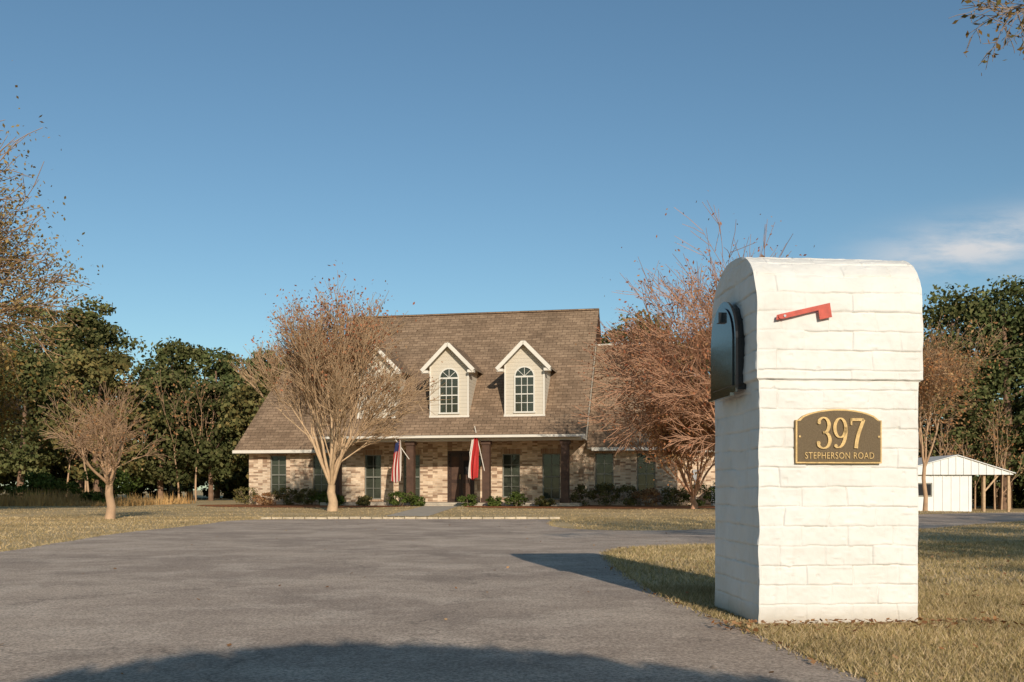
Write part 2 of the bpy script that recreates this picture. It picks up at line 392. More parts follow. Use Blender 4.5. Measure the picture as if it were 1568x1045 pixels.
def common(P):
    P=P.copy()
    up=ss((P[...,2]-1.106)/.006)*.015
    P[...,0]+=np.where(P[...,0]>W/2,1,-1)*up*np.clip(np.abs(P[...,0]-W/2)/(W/2)*1.0,0,1)
    P[...,1]+=np.clip((P[...,1]-D/2)/(D/2),-1,1)*up
    q=P.copy()
    for i in range(3): P[...,i]+=vn(q,9,20+i)*.003+vn(q,30,24+i)*.0015
    return P
def gridmesh(P):
    r,c=P.shape[:2]; I=np.arange(r*c).reshape(r,c)
    Q=np.stack([I[:-1,:-1],I[:-1,1:],I[1:,1:],I[1:,:-1]],-1).reshape(-1,4); return P.reshape(-1,3),Q
ex=2.45
th=np.linspace(0,np.pi,241)
cy=D/2-np.sign(np.cos(th))*np.abs(np.cos(th))**(2/ex)*D/2; cz=ZS+np.abs(np.sin(th))**(2/ex)*RI
prof=np.concatenate([np.stack([np.zeros(440),np.linspace(-.02,ZS,440)],1)[:-1],np.stack([cy,cz],1),np.stack([np.full(60,D),np.linspace(ZS,-.02,60)],1)[1:]])
dl=np.concatenate([[0],np.cumsum(np.linalg.norm(np.diff(prof,axis=0),axis=1))])-.02
tg=np.gradient(prof,axis=0); tg/=np.linalg.norm(tg,axis=1,keepdims=True)+1e-9; nr=np.stack([-tg[:,1],tg[:,0]],1)
xa=np.linspace(0,W,240)
P=np.zeros((len(prof),len(xa),3)); P[...,0]=xa[None]; P[...,1]=prof[:,0:1]; P[...,2]=prof[:,1:2]
h,G1=bh(P[...,0],np.repeat(dl[:,None],len(xa),1),P,0)
fade=ss(np.minimum(P[...,0],W-P[...,0])/.010)
h*=fade
P2=common(P); P2[...,1]+=nr[:,0:1]*h; P2[...,2]+=nr[:,1:2]*h
V1,Q1=gridmesh(P2)
def cap(x,sgn,o):
    s=(1-np.cos(np.linspace(0,np.pi,150)))/2*D
    tz=ZS+RI*np.clip(1-np.abs((s-D/2)/(D/2))**ex,0,1)**(1/ex)
    t=np.linspace(0,1,360); P=np.zeros((len(t),len(s),3)); P[...,0]=x; P[...,1]=s[None]; P[...,2]=-.02+t[:,None]*(tz[None]+.02)
    h,G=bh(P[...,1],P[...,2],P,o); f=ss(np.minimum(np.minimum(P[...,1],D-P[...,1]),tz[None]-P[...,2])/.010)
    P2=common(P); P2[...,0]+=sgn*h*f
    V,Q=gridmesh(P2); return V,(Q[:,::-1] if sgn<0 else Q),G
V2,Q2,G2=cap(0,-1,3); V3,Q3,G3=cap(W,1,6)
Vb=np.concatenate([V1,V2,V3]); Qb=np.concatenate([Q1,Q2+len(V1),Q3+len(V1)+len(V2)])
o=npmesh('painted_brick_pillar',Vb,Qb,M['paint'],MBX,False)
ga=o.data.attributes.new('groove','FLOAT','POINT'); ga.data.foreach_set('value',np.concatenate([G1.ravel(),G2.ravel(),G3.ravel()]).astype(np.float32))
def archprof(y0,y1,z0,z1,n=20):
    r=(y1-y0)/2; cyy=(y0+y1)/2
    p=[(y0,z0),(y1,z0)]
    for i in range(n+1):
        t=math.pi*i/n; p.append((cyy+r*math.cos(t),z1-r+r*math.sin(t)))
    return p
mb=MB()
mb.prism([(-.045,y,z) for y,z in archprof(.17,.55,1.08,1.51)],(.09,0,0),'black')
mb.prism([(-.058,y,z) for y,z in archprof(.158,.562,1.068,1.522)],(.0125,0,0),'black')
mb.prism([(-.064,y,z) for y,z in archprof(.19,.53,1.10,1.49)],(.0058,0,0),'black')
mb.box(-.085,-.0645,.34,.38,1.42,1.47,'black')
mb.box(-.078,-.056,.18,.54,1.052,1.066,'black')
mb.build('metal_mailbox_door',MBX,.003)
mb=MB(); y0=-.040
def fl(x,z): return (x,y0,z)
mb.prism([fl(.066,1.372),fl(.070,1.394),fl(.085,1.398),fl(.315,1.452),fl(.325,1.388),fl(.268,1.376),fl(.262,1.418),fl(.11,1.380)],(0,.004,0),'red')
mb.prism([(.085+.010*math.cos(t*math.pi/6),-.046,1.386+.010*math.sin(t*math.pi/6)) for t in range(12)],(0,.045,0),'red')
mb.prism([(.105+.006*math.cos(t*math.pi/6),-.044,1.390+.006*math.sin(t*math.pi/6)) for t in range(12)],(0,.0035,0),'metalgrey')
mb.build('signal_flag',MBX,.001)
def plq(x0,x1,z0,z1,zs,n=16,notch=.012):
    p=[(x0,z0),(x1,z0),(x1,zs-.0),(x1-notch,zs)]
    c=(x0+x1)/2; hw=(x1-x0)/2-notch
    for i in range(1,n):
        t=1-2*i/n; p.append((c+hw*t,zs+(z1-zs)*math.sqrt(max(0,1-t*t))**1.3))
    p+= [(x0+notch,zs),]
    p+= [(x0,zs)]
    return p
px0,px1,pz0,pz1,pzs=.165,.567,.729,.975,.925
mb=MB()
mb.prism([(x,-.020,z) for x,z in plq(px0,px1,pz0,pz1,pzs)],(0,.026,0),'brass')
mb.build('plaque_rim',MBX,.002)
mb=MB()
mb.prism([(x,-.0225,z) for x,z in plq(px0+.007,px1-.007,pz0+.007,pz1-.007,pzs-.004)],(0,.01,0),'bronze')
mb.build('plaque_field',MBX)
def ribbon(mb,pts,wmin,wmax,y=-.030,dep=.008,k='brass'):
    pts=np.array(pts); t=np.gradient(pts,axis=0); t/=np.linalg.norm(t,axis=1,keepdims=True)+1e-9
    w=(wmin+(wmax-wmin)*np.abs(t[:,1])**1.5)/2; n=np.stack([-t[:,1],t[:,0]],1)
    A=pts+n*w[:,None]; B=pts-n*w[:,None]
    for i in range(len(pts)-1):
        a,b,c,d=A[i],A[i+1],B[i+1],B[i]
        mb.poly([(d[0],y,d[1]),(c[0],y,c[1]),(b[0],y,b[1]),(a[0],y,a[1])],k)
        mb.poly([(a[0],y,a[1]),(b[0],y,b[1]),(b[0],y+dep,b[1]),(a[0],y+dep,a[1])],k)
        mb.poly([(c[0],y,c[1]),(d[0],y,d[1]),(d[0],y+dep,d[1]),(c[0],y+dep,c[1])],k)
def ell(cx,cz,rx,rz,a0,a1,n=24): return [(cx+rx*math.cos(math.radians(a0+(a1-a0)*i/n)),cz+rz*math.sin(math.radians(a0+(a1-a0)*i/n))) for i in range(n+1)]
def bez(p,n=16):
    p=[np.array(q,float) for q in p]; return [tuple((1-t)**3*p[0]+3*(1-t)**2*t*p[1]+3*(1-t)*t*t*p[2]+t**3*p[3]) for t in np.linspace(0,1,n)]
hh=.138; zb=.797
def place(pts,x0): return [(x0+a*hh*.92,zb+b*hh) for a,b in pts]
mb=MB(); wa,wb=.006,.016
def dot(x,z,r=.011):
    mb.prism([(x+r*math.cos(t*math.pi/6),-.0305,z+r*math.sin(t*math.pi/6)) for t in range(12)],(0,.008,0),'brass')
x3,x9,x7=.258,.336,.414
ribbon(mb,place(ell(.25,.755,.2,.245,150,-95),x3),wa,wb); ribbon(mb,place(ell(.25,.265,.235,.265,95,-150),x3),wa,wb)
dot(x3+.08*hh,zb+.84*hh,.008); dot(x3+.06*hh,zb+.17*hh,.009)
ribbon(mb,place(ell(.25,.67,.2,.31,0,360,36),x9),wa,wb-.001); ribbon(mb,place(bez([(.45,.70),(.48,.25),(.32,-.03),(.08,.03)]),x9),wa,wb); dot(x9+.08*hh,zb+.08*hh,.008)
ribbon(mb,place([(.04+.46*i/6,.94) for i in range(7)],x7),.013,.013); ribbon(mb,place(bez([(.50,.95),(.38,.65),(.24,.4),(.22,.0)]),x7),wa,wb+.001); ribbon(mb,place([(.045,.98),(.045,.76)],x7),.005,.008)
mb.build('plaque_numerals',MBX)
cu=bpy.data.curves.new('plaque_text','FONT'); cu.body='STEPHERSON ROAD'; cu.size=.0415; cu.extrude=.002; cu.align_x='CENTER'; cu.space_character=1.10
to=bpy.data.objects.new('plaque_text',cu); link(to,MBX); to.location=((px0+px1)/2,-.0255,.750); to.rotation_euler=(math.pi/2,0,0); cu.materials.append(M['brass'])
to.scale=(.80,1,1)
mb=MB()
for x,z in ((px0+.016,.85),(px1-.016,.85)):
    mb.prism([(x+.005*math.cos(t*math.pi/5),-.026,z+.005*math.sin(t*math.pi/5)) for t in range(10)],(0,.004,0),'brass')
mb.build('plaque_screws',MBX)

# ------------------------------------------------------------ house
HS=empty('brick_house',(CX,CY,0),-TH)
UL,UR=-10.4,6.9; ML,MR=-6.5,3.55
def wall(mb,x0,x1,z0,z1,y,ops,k='brick',rev=.10):
    xs=sorted({x0,x1,*[o[0] for o in ops],*[o[1] for o in ops]}); 
    zs=sorted({z0,z1,*[o[2] for o in ops],*[o[3] for o in ops]})
    for i in range(len(xs)-1):
        for j in range(len(zs)-1):
            cx=(xs[i]+xs[i+1])/2; cz=(zs[j]+zs[j+1])/2
            if any(o[0]<cx<o[1] and o[2]<cz<o[3] for o in ops): continue
            mb.poly([(xs[i],y,zs[j]),(xs[i+1],y,zs[j]),(xs[i+1],y,zs[j+1]),(xs[i],y,zs[j+1])],k)
    for a,b,c,d in ops:
        mb.poly([(a,y,c),(a,y,d),(a,y+rev,d),(a,y+rev,c)],k); mb.poly([(b,y,c),(b,y+rev,c),(b,y+rev,d),(b,y,d)],k)
        mb.poly([(a,y,d),(b,y,d),(b,y+rev,d),(a,y+rev,d)],k); mb.poly([(a,y,c),(a,y+rev,c),(b,y+rev,c),(b,y,c)],k)
WY=1.9
def win(u,w=.70,z0=.42,z1=2.0): return (u-w/2,u+w/2,z0,z1)
WL=[win(-9.12),win(-7.28)]; WR=[win(4.19),win(5.78)]
WM=[win(-5.08,z0=.22),win(-3.47,z0=.22),win(.56,z0=.3),win(2.14,z0=.22)]
DOOR=(-1.92,-.98,.12,2.06)
mb=MB()
wall(mb,UL,ML,-.05,2.2,WY,WL); wall(mb,ML,MR,-.05,2.55,WY,WM+[DOOR]); wall(mb,MR,UR,-.05,2.2,WY,WR)
mb.poly([(UR,WY,-.05),(UR,9,-.05),(UR,9,2.2),(UR,WY,2.2)],'brick')
mb.poly([(UL,9,-.05),(UL,WY,-.05),(UL,WY,2.2),(UL,9,2.2)],'brick')
mb.poly([(UR,9,-.05),(UL,9,-.05),(UL,9,2.2),(UR,9,2.2)],'brick')
mb.build('brick_walls',HS)
mb=MB(); 
mb.box(UR+.003,9.3,4.0,8.5,-.05,2.1,'brick')
mb.slab([(UR,3.6,2.15),(9.6,3.6,2.15),(9.6,6.2,3.6),(UR,6.2,3.6)],.08,'roof','trim')
mb.slab([(UR,8.9,2.15),(9.6,8.9,2.15),(9.6,6.2,3.6),(UR,6.2,3.6)],.08,'roof','trim')
mb.build('side_extension',HS)
def window(o,name='window'):
    a,b,c,d=o; y=WY+.06; mb=MB(); t=.045
    mb.box(a+.002,a+t,y,y+.04,c+.002,d-.002,'winframe'); mb.box(b-t,b-.002,y,y+.04,c+.002,d-.002,'winframe')
    mb.box(a+t,b-t,y,y+.04,d-t,d-.002,'winframe'); mb.box(a+t,b-t,y,y+.04,c+.002,c+t,'winframe')
    mz=(c+d)/2; mb.box(a+t,b-t,y-.005,y+.035,mz-.025,mz+.025,'winframe')
    mb.box((a+b)/2-.012,(a+b)/2+.012,y+.012,y+.03,c+t,mz-.025,'winframe'); mb.box((a+b)/2-.012,(a+b)/2+.012,y+.012,y+.03,mz+.025,d-t,'winframe')
    for z in (c+(mz-c)*.5,mz+(d-mz)*.5): mb.box(a+t,b-t,y+.013,y+.029,z-.011,z+.011,'winframe')
    mb.poly([(a+t,y+.034,c+t),(b-t,y+.034,c+t),(b-t,y+.034,d-t),(a+t,y+.034,d-t)],'glass')
    mb.poly([(a,y+.09,c),(b,y+.09,c),(b,y+.09,d),(a,y+.09,d)],'blinds')
    mb.box(a-.06,b+.06,WY-.015,WY-.002,d+.003,d+.2,'brickhead')
    mb.box(a-.05,b+.05,WY-.05,WY-.002,c-.075,c-.003,'brickhead')
    mb.build(name,HS)
for o in WL+WM+WR: window(o)
mb=MB(); a,b,c,d=DOOR; y=WY+.05
mb.box(a-.07,a,WY-.02,WY+.1,c,d+.07,'doorw'); mb.box(b,b+.07,WY-.02,WY+.1,c,d+.07,'doorw'); mb.box(a,b,WY-.02,WY+.1,d,d+.07,'doorw')
mid=(a+b)/2
for x0,x1 in ((a,mid-.004),(mid+.004,b)):
    mb.box(x0+.003,x1,y,y+.04,c,d-.003,'doorw')
    for z0,z1 in ((c+.12,c+.75),(c+.88,d-.15)):
        mb.box(x0+.08,x1-.08,y-.018,y-.002,z0,z1,'wood')
mb.box(mid+.10,b-.10,y-.03,y-.019,1.2,1.75,'dark')
mb.box(mid-.05,mid-.02,y-.06,y-.002,1.02,1.2,'brass')
mb.build('front_door',HS)
mb=MB(); mb.box(-.72,-.6,WY-.16,WY-.02,1.55,1.82,'black'); mb.box(-.75,-.57,WY-.19,WY-.003,1.82,1.86,'black'); mb.build('porch_lantern',HS)
mb=MB()
mb.box(ML+.05,MR-.05,-.25,WY-.003,-.02,.12,'concrete'); mb.box(-2.3,-.6,-.6,-.253,-.02,.06,'concrete')
mb.build('porch_floor',HS)
for u in (-5.85+.0,-2.92,0,2.95):
    mb=MB(); mb.box(u-.14,u+.14,-.14,.14,.12,2.42,'wood'); mb.box(u-.18,u+.18,-.18,.18,.121,.30,'wood'); mb.box(u-.18,u+.18,-.18,.18,2.28,2.419,'wood')
    mb.build('porch_column',HS,.01)
mb=MB(); mb.box(ML,MR,-.16,.12,2.42,2.545,'trim'); mb.box(ML,MR,.125,WY-.003,2.50,2.54,'trim'); mb.build('porch_beam',HS)
SL=1.14
def mr(v): return 2.63+(v+.45)*SL
RV=4.2; RZ=mr(RV)
mb=MB(); l,r=ML-.2,MR+.2
mb.slab([(l,-.45,2.63),(r,-.45,2.63),(r,RV,RZ),(l,RV,RZ)],.08,'roof','wood')
mb.slab([(r,RV,RZ),(l,RV,RZ),(l,9.3,2.0),(r,9.3,2.0)],.08,'roof','wood')
for u in (ML+.01,MR-.01):
    mb.poly([(u,-.15,2.54),(u,RV,RZ-.17),(u,8.9,2.2)],'siding')
mb.box(l,r,-.56,-.46,2.52,2.61,'trim')
mb.box(l,r,RV-.09,RV+.09,RZ-.03,RZ+.025,'roof')
mb.build('main_roof',HS)
mb=MB(); e0=1.45; wz=2.20; wv=5.2; WZ=wz+(wv-e0)*1.19
a0=MR+.012; a1=UR+.35
mb.slab([(a0,e0,wz),(a1,e0,wz),(a1-.5,wv,WZ),(a0,wv,WZ)],.09,'roof','trim')
mb.slab([(a0,wv,WZ),(a1-.5,wv,WZ),(a1,9.2,wz),(a0,9.2,wz)],.09,'roof','trim')
mb.slab([(a1,e0,wz),(a1,9.2,wz),(a1-.5,wv,WZ)],.05,'roof','trim')
b0=ML-.012; b1=UL-.45
mb.slab([(b1,e0,wz),(b0,e0,wz),(b0,wv,WZ),(b1+1.0,wv,WZ)],.09,'roof','trim')
mb.slab([(b0,wv,WZ),(b1+1.0,wv,WZ),(b1,9.2,wz),(b0,9.2,wz)],.09,'roof','trim')
mb.slab([(b1,9.2,wz),(b1,e0,wz),(b1+1.0,wv,WZ)],.05,'roof','trim')
mb.box(a0+.2,a1,e0-.12,e0-.01,wz-.12,wz-.0,'trim'); mb.box(b1,b0-.2,e0-.12,e0-.01,wz-.12,wz,'trim')
mb.box(a0+.2,a1-.1,e0,WY-.003,wz-.13,wz-.11,'trim'); mb.box(b1+.1,b0-.2,e0,WY-.003,wz-.13,wz-.11,'trim')
mb.build('wing_roofs',HS)
def dormer(uc,win=True):
    mb=MB(); f=.2; hw=.76; zb=mr(f)-.03; ze=5.14; zr=6.13; rs=(zr-ze)/1.0
    zc=ze+ (1.0-hw)*rs -.06
    mb.poly([(uc-hw,f,zb),(uc+hw,f,zb),(uc+hw,f,zc),(uc,f,zr-.1),(uc-hw,f,zc)],'siding')
    for s in (-1,1):
        x=uc+s*hw; vb=(zc-2.63)/SL-.45
        mb.poly([(x,f,zb),(x,f,zc),(x,vb,zc)],'siding')
        mb.box(min(x,x-s*.06),max(x,x-s*.06),f-.025,f-.002,zb,zc-.02,'trim')
        ex=uc+s*1.0; vr=(zr-2.63)/SL-.45+.1; ve=(ze-2.63)/SL-.45+.1
        mb.slab([(ex,f-.28,ze),(uc,f-.28,zr),(uc,vr,zr),(ex,ve,ze)],.05,'roof','trim')
        mb.beam((ex,f-.30,ze-.08),(uc+s*.02,f-.30,zr-.08),.035,.14,'trim')
        mb.box(min(ex,uc+s*.76),max(ex,uc+s*.76),f-.275,f-.003,ze-.16,ze-.06,'trim')
    mb.box(uc-hw-.02,uc+hw+.02,f-.04,f-.003,zb-.02,zb+.06,'trim')
    if not win:
        mb.build('dormer',HS); return
    w=.34; z0=zb+.17; z1=4.80
    mb.box(uc-w-.05,uc-w,f-.045,f-.003,z0,z1,'whiteframe'); mb.box(uc+w,uc+w+.05,f-.045,f-.003,z0,z1,'whiteframe')
    mb.box(uc-w-.07,uc+w+.07,f-.06,f-.003,z0-.06,z0-.002,'whiteframe')
    arc=[(uc+w*math.cos(math.pi*i/14),z1+w*math.sin(math.pi*i/14)) for i in range(15)]; arc2=[(uc+(w+.05)*math.cos(math.pi*i/14),z1+(w+.05)*math.sin(math.pi*i/14)) for i in range(15)]
    for i in range(14):
        mb.prism([(arc[i][0],f-.045,arc[i][1]),(arc2[i][0],f-.045,arc2[i][1]),(arc2[i+1][0],f-.045,arc2[i+1][1]),(arc[i+1][0],f-.045,arc[i+1][1])],(0,.04,0),'whiteframe')
    mb.poly([(uc-w,f-.012,z0),(uc+w,f-.012,z0)]+[(x,f-.012,z) for x,z in arc],'glass')
    mb.poly([(uc-w,f-.006,z0),(uc+w,f-.006,z0),(uc+w,f-.006,z1),(uc-w,f-.006,z1)],'blinds')
    mb.poly([(x,f-.006,z) for x,z in arc],'blinds')
    mb.box(uc-w,uc+w,f-.04,f-.014,z1-.03,z1+.03,'whiteframe'); zm=(z0+z1)/2; mb.box(uc-w,uc+w,f-.038,f-.014,zm-.02,zm+.02,'whiteframe')
    for dx in (-.11,.11): mb.box(uc+dx-.011,uc+dx+.011,f-.03,f-.014,z0,z1-.031,'whiteframe')
    for z in (z0+(zm-z0)/2,zm+(z1-zm)/2): mb.box(uc-w,uc+w,f-.029,f-.015,z-.011,z+.011,'whiteframe')
    for an in (45,90,135):
        t=math.radians(an); mb.beam((uc,f-.025,z1+.02),(uc+w*math.cos(t),f-.025,z1+w*math.sin(t)),.018,.018,'whiteframe')
    mb.build('dormer',HS)
dormer(-4.35,False); dormer(-1.48); dormer(1.40)
mb=MB(); mb.box(7.5,7.75,3.88,3.997,1.0,1.4,'metalgrey'); mb.box(7.57,7.63,3.93,3.98,.1,1.0,'metalgrey'); mb.box(8.2,9.0,2.6,3.4,0,.75,'metalgrey')
for i in range(8): mb.box(8.22,8.98,2.585,2.597,.1+i*.075,.13+i*.075,'dark')
mb.build('utility_units',HS)
def flagmat(name,kind):
    m,nt,out=nmat(name); uv=coords(nt,'UV'); sp=N(nt,'ShaderNodeSeparateXYZ'); nt.links.new(uv,sp.inputs[0])
    if kind=='us':
        w=N(nt,'ShaderNodeMath',operation='MULTIPLY'); w.inputs[1].default_value=5; nt.links.new(sp.outputs['X'],w.inputs[0])
        fr=N(nt,'ShaderNodeMath',operation='FRACT'); nt.links.new(w.outputs[0],fr.inputs[0])
        c=ramp(nt,fr.outputs[0],[(0,(.42,.05,.04)),(.5,(.66,.58,.5))],'CONSTANT')
        a=N(nt,'ShaderNodeMath',operation='GREATER_THAN'); a.inputs[1].default_value=.76; nt.links.new(sp.outputs['Y'],a.inputs[0])
        b=N(nt,'ShaderNodeMath',operation='LESS_THAN'); b.inputs[1].default_value=.6; nt.links.new(sp.outputs['X'],b.inputs[0])
        ab=N(nt,'ShaderNodeMath',operation='MULTIPLY'); nt.links.new(a.outputs[0],ab.inputs[0]); nt.links.new(b.outputs[0],ab.inputs[1])
        c=mixc(nt,ab.outputs[0],c,(.03,.04,.12))
    else:
        c=ramp(nt,sp.outputs['X'],[(0,(.70,.64,.56)),(.34,(.52,.04,.035))],'CONSTANT')
    princ(nt,out,c,.8,noise(nt,coords(nt),8),.1); return m
def flag(name,mat,u,w,zt,zb,poleA,poleB,skew):
    e=empty(name); e.parent=HS; M[name]=mat
    mb=MB(); mb.beam(poleA,poleB,.025,.025,'trim'); mb.build('pole',e)
    n,k=24,30; V=[]; UV=[]
    for j in range(k+1):
        t=j/k
        for i in range(n+1):
            s=i/n; ww=w*(1-.35*t)*(.45+.55*min(1,t*3))
            V.append((u+(s-.5)*ww+skew*t+.03*math.sin(t*5+s*3), -.42+.09*math.sin(s*13+t*2.2)*(.4+t)+.03*math.sin(s*27), zt-(zt-zb)*t+.16*(s-.5)*(1 if skew<0 else -1)*(1-t)+.05*math.sin(s*9)*t))
            UV.append((s,1-t))
    Q=[(j*(n+1)+i,(j+1)*(n+1)+i,(j+1)*(n+1)+i+1,j*(n+1)+i+1) for j in range(k) for i in range(n)]
    o=npmesh('cloth',V,Q,mat,e,True); ul=o.data.uv_layers.new(name='UVMap')
    for lp in o.data.loops: ul.data[lp.index].uv=UV[lp.vertex_index]
flag('us_flag',flagmat('us_flag_cloth','us'),-3.30,.42,2.42,.88,(-2.95,-.13,1.75),(-3.40,-.45,2.5),-.10)
flag('state_flag',flagmat('state_flag_cloth','st'),-.36,.46,2.55,1.0,(-.05,-.13,1.3),(-.36,-.42,2.95),-.08)

# ------------------------------------------------------------ shed
SH=empty('metal_shed',(24.5,55,float(GZ(24.5,55))),0)
mb=MB(); g=0; ez=2.05; az=3.1
mb.box(-3.3,.9,0,6,g-.1,ez,'whitemetal')
mb.prism([(-3.6,-.2,ez),(3.1,-.2,ez),(3.1,-.2,ez+.12),(0,-.2,az),(-3.6,-.2,ez+.12)],(0,.1,0),'whitemetal')
for i in range(16):
    x=-3.4+i*.42; zt=ez+.12+(az-ez-.12)*(1-abs(x)/(3.6 if x<0 else 3.1))-.03
    if zt>ez+.1: mb.box(x-.03,x+.03,-.24,-.203,ez,zt,'whitemetal')
for i in range(9): 
    x=-3.1+i*.48; mb.box(x-.025,x+.025,-.03,-.003,0,ez-.01,'whitemetal')
mb.slab([(-3.7,-.3,ez+.10),(0,-.3,az+.05),(0,6.3,az+.05),(-3.7,6.3,ez+.10)],.04,'whitemetal','whitemetal')
mb.slab([(3.2,-.3,ez+.10),(0,-.3,az+.05),(0,6.3,az+.05),(3.2,6.3,ez+.10)],.04,'whitemetal','whitemetal')
for x in (1.6,2.95):
    for y in (0,3,5.8): mb.box(x-.06,x+.06,y,y+.12,-.1,ez,'bark')
mb.beam((1.6,.05,1.1),(2.4,.05,ez),.08,.08,'bark')
mb.box(-2.2,-1.3,-.05,-.031,.85,1.6,'winframe'); mb.box(-2.12,-1.38,-.06,-.051,.92,1.53,'dark'); mb.box(-1.77,-1.73,-.07,-.061,.92,1.53,'winframe')
mb.build('shed_body',SH)

# ------------------------------------------------------------ trees
def tree(name,x,y,P,L0,r0,stems,tilt,mats,leafmat_,nleaf,lsize,jit=.18,zmin=0,leafup=0,trunk=None,seed=None):
    if seed is not None: random.seed(seed)
    e=empty(name,(x,y,float(GZ(x,y)))); tb=TB(); tips=[]
    start=Vector((0,0,0))
    if trunk:
        h,rt=trunk; path=[Vector((0,0,-.1)),Vector((.04,0,h*.35)),Vector((-.03,.05,h*.7)),Vector((0,0,h))]; tb.tube(path,[rt*1.35,rt,rt*.92,rt*.8],8); start=Vector((0,0,h*.93))
    for i in range(stems):
        az=2*math.pi*(i+random.uniform(-.3,.3))/stems; tl=math.radians(random.uniform(*tilt))
        if i==0: tl*=.2
        d=Vector((math.sin(tl)*math.cos(az),math.sin(tl)*math.sin(az),math.cos(tl)))
        st=start+Vector((math.cos(az),math.sin(az),0))*r0*(1.0 if not trunk else .3)
        grow(tb,st,d,L0*random.uniform(.85,1.1)*(1.1 if i==0 else 1),r0,0,P,tips,5)
    tb.build('branches',mats,e)
    if nleaf:
        T=np.array([[*t[0]] for t in tips]); z=T[:,2]; w=np.clip((z-zmin)/(z.max()-zmin+1e-6),0.02,1)**(leafup+1e-6) if leafup else np.ones(len(T))*(z>zmin)
        idx=rng.choice(len(T),nleaf,p=w/w.sum()); C=T[idx]+rng.normal(size=(nleaf,3))*jit
        V,Q=leaves(C,lsize); npmesh('leaves',V,Q,leafmat_,e)
    return e,tips
PM=dict(lv=5,ch=[3,3,4,4,4],sp=(13,34),ls=(.62,.84),up=[.06,.06,.06,.05,.04],wig=.06,taper=.62,rmin=.008)
tree('crape_myrtle',(508-784)/F*28,28,PM,1.70,.055,13,(9,36),M['bark'],M['lf_red'],6000,.08,zmin=2.4,leafup=2.8,trunk=(.75,.13),seed=21)
PB=dict(lv=5,ch=[3,3,4,4,4],sp=(16,42),ls=(.62,.85),up=[.05,.03,.02,.02,.0],wig=.08,taper=.62,rmin=.009)
tree('crape_myrtle',(1165-784)/F*28,28,PB,2.15,.065,13,(15,52),M['redtwig'],M['lf_red'],9000,.09,jit=.22,zmin=.8,leafup=.7,trunk=(.6,.14),seed=33)
PR=dict(lv=5,ch=[3,3,4,4,4],sp=(14,38),ls=(.62,.84),up=[.05,.03,.02,.0,.0],wig=.08,taper=.62,rmin=.008)
tree('crape_myrtle',(1062-784)/F*31.5,31.5,PR,1.2,.045,9,(15,52),M['redtwig'],M['lf_russet'],10000,.095,jit=.22,zmin=.6,leafup=.3,trunk=(.4,.1),seed=5)
PS=dict(lv=4,ch=[3,3,4,4],sp=(18,48),ls=(.6,.84),up=[.04,.03,.02,.0],wig=.10,taper=.62,rmin=.005)
tree('crape_myrtle',-8.33,20.6,PS,.70,.035,9,(12,48),M['twig'],M['lf_russet'],900,.05,zmin=1,trunk=(.75,.09),seed=12)
PT=dict(lv=5,ch=[4,3,4,4,3],sp=(20,50),ls=(.62,.84),up=[.08,.05,.03,.02,.0],wig=.09,taper=.62,rmin=.007)
PH=dict(lv=5,ch=[4,4,4,4,3],sp=(20,50),ls=(.60,.80),up=[.10,.06,.04,.03,.02],wig=.08,taper=.62,rmin=.011)
tree('hackberry_tree',-14.6,22,PH,2.9,.11,9,(4,40),M['twig'],M['lf_yellow'],55000,.09,zmin=1.5,jit=.30,trunk=(1.4,.24),seed=8)
tree('maple_tree',-18.6,33,PT,1.7,.08,6,(15,50),M['greybark'],M['lf_orange'],20000,.14,zmin=1,jit=.35,trunk=(1.0,.15),seed=4)
# overhanging tree to the right of the camera
random.seed(15)
PO=dict(lv=4,ch=[3,3,3,4],sp=(20,50),ls=(.6,.82),up=[.04,.02,.0,-.02],wig=.1,taper=.62,rmin=.003)
e,_=tree('water_oak',6.0,4.9,PO,1.5,.07,6,(15,48),M['greybark'],M['lf_yellow'],5000,.06,zmin=1.5,jit=.15,trunk=(2.6,.15))
tb=TB(); tips=[]
a=Vector((0,0,2.5)); path=[a,a+Vector((-.9,.1,.55)),a+Vector((-1.9,.2,.85)),a+Vector((-2.9,.3,.82)),a+Vector((-3.4,.35,.60))]
tb.tube(path,[.05,.035,.020,.010,.004],5)
PP=dict(lv=2,ch=[3,3],sp=(20,55),ls=(.6,.85),up=[-.05,-.08,-.08],wig=.12,taper=.6,rmin=.0022)
for q in range(24):
    f=random.uniform(.62,1)*4; i=min(3,int(f)); p=path[i].lerp(path[i+1],f-i); d=Vector((random.uniform(-1,.1),random.uniform(-.5,.5),random.uniform(-.9,.3))).normalized()
    grow(tb,p,d,.15,.0035,0,PP,tips,3)
tb.build('overhanging_branch',M['greybark'],e)
T=np.array([[*t[0]] for t in tips]); C=T[rng.integers(0,len(T),300)]+rng.normal(size=(300,3))*.025
V,Q=leaves(C,.036,None,.5); npmesh('branch_leaves',V,Q,M['lf_orange'],e)
for (x,y,s) in ((9.5,-7,1.0),(12.5,-2,1.1),(15.5,4,1.0)):
    tree('water_oak',x,y,PO,2.1*s,.10,6,(15,50),M['greybark'],M['lf_yellow'],5500,.17,zmin=1.5,jit=.25,trunk=(2.6,.2))

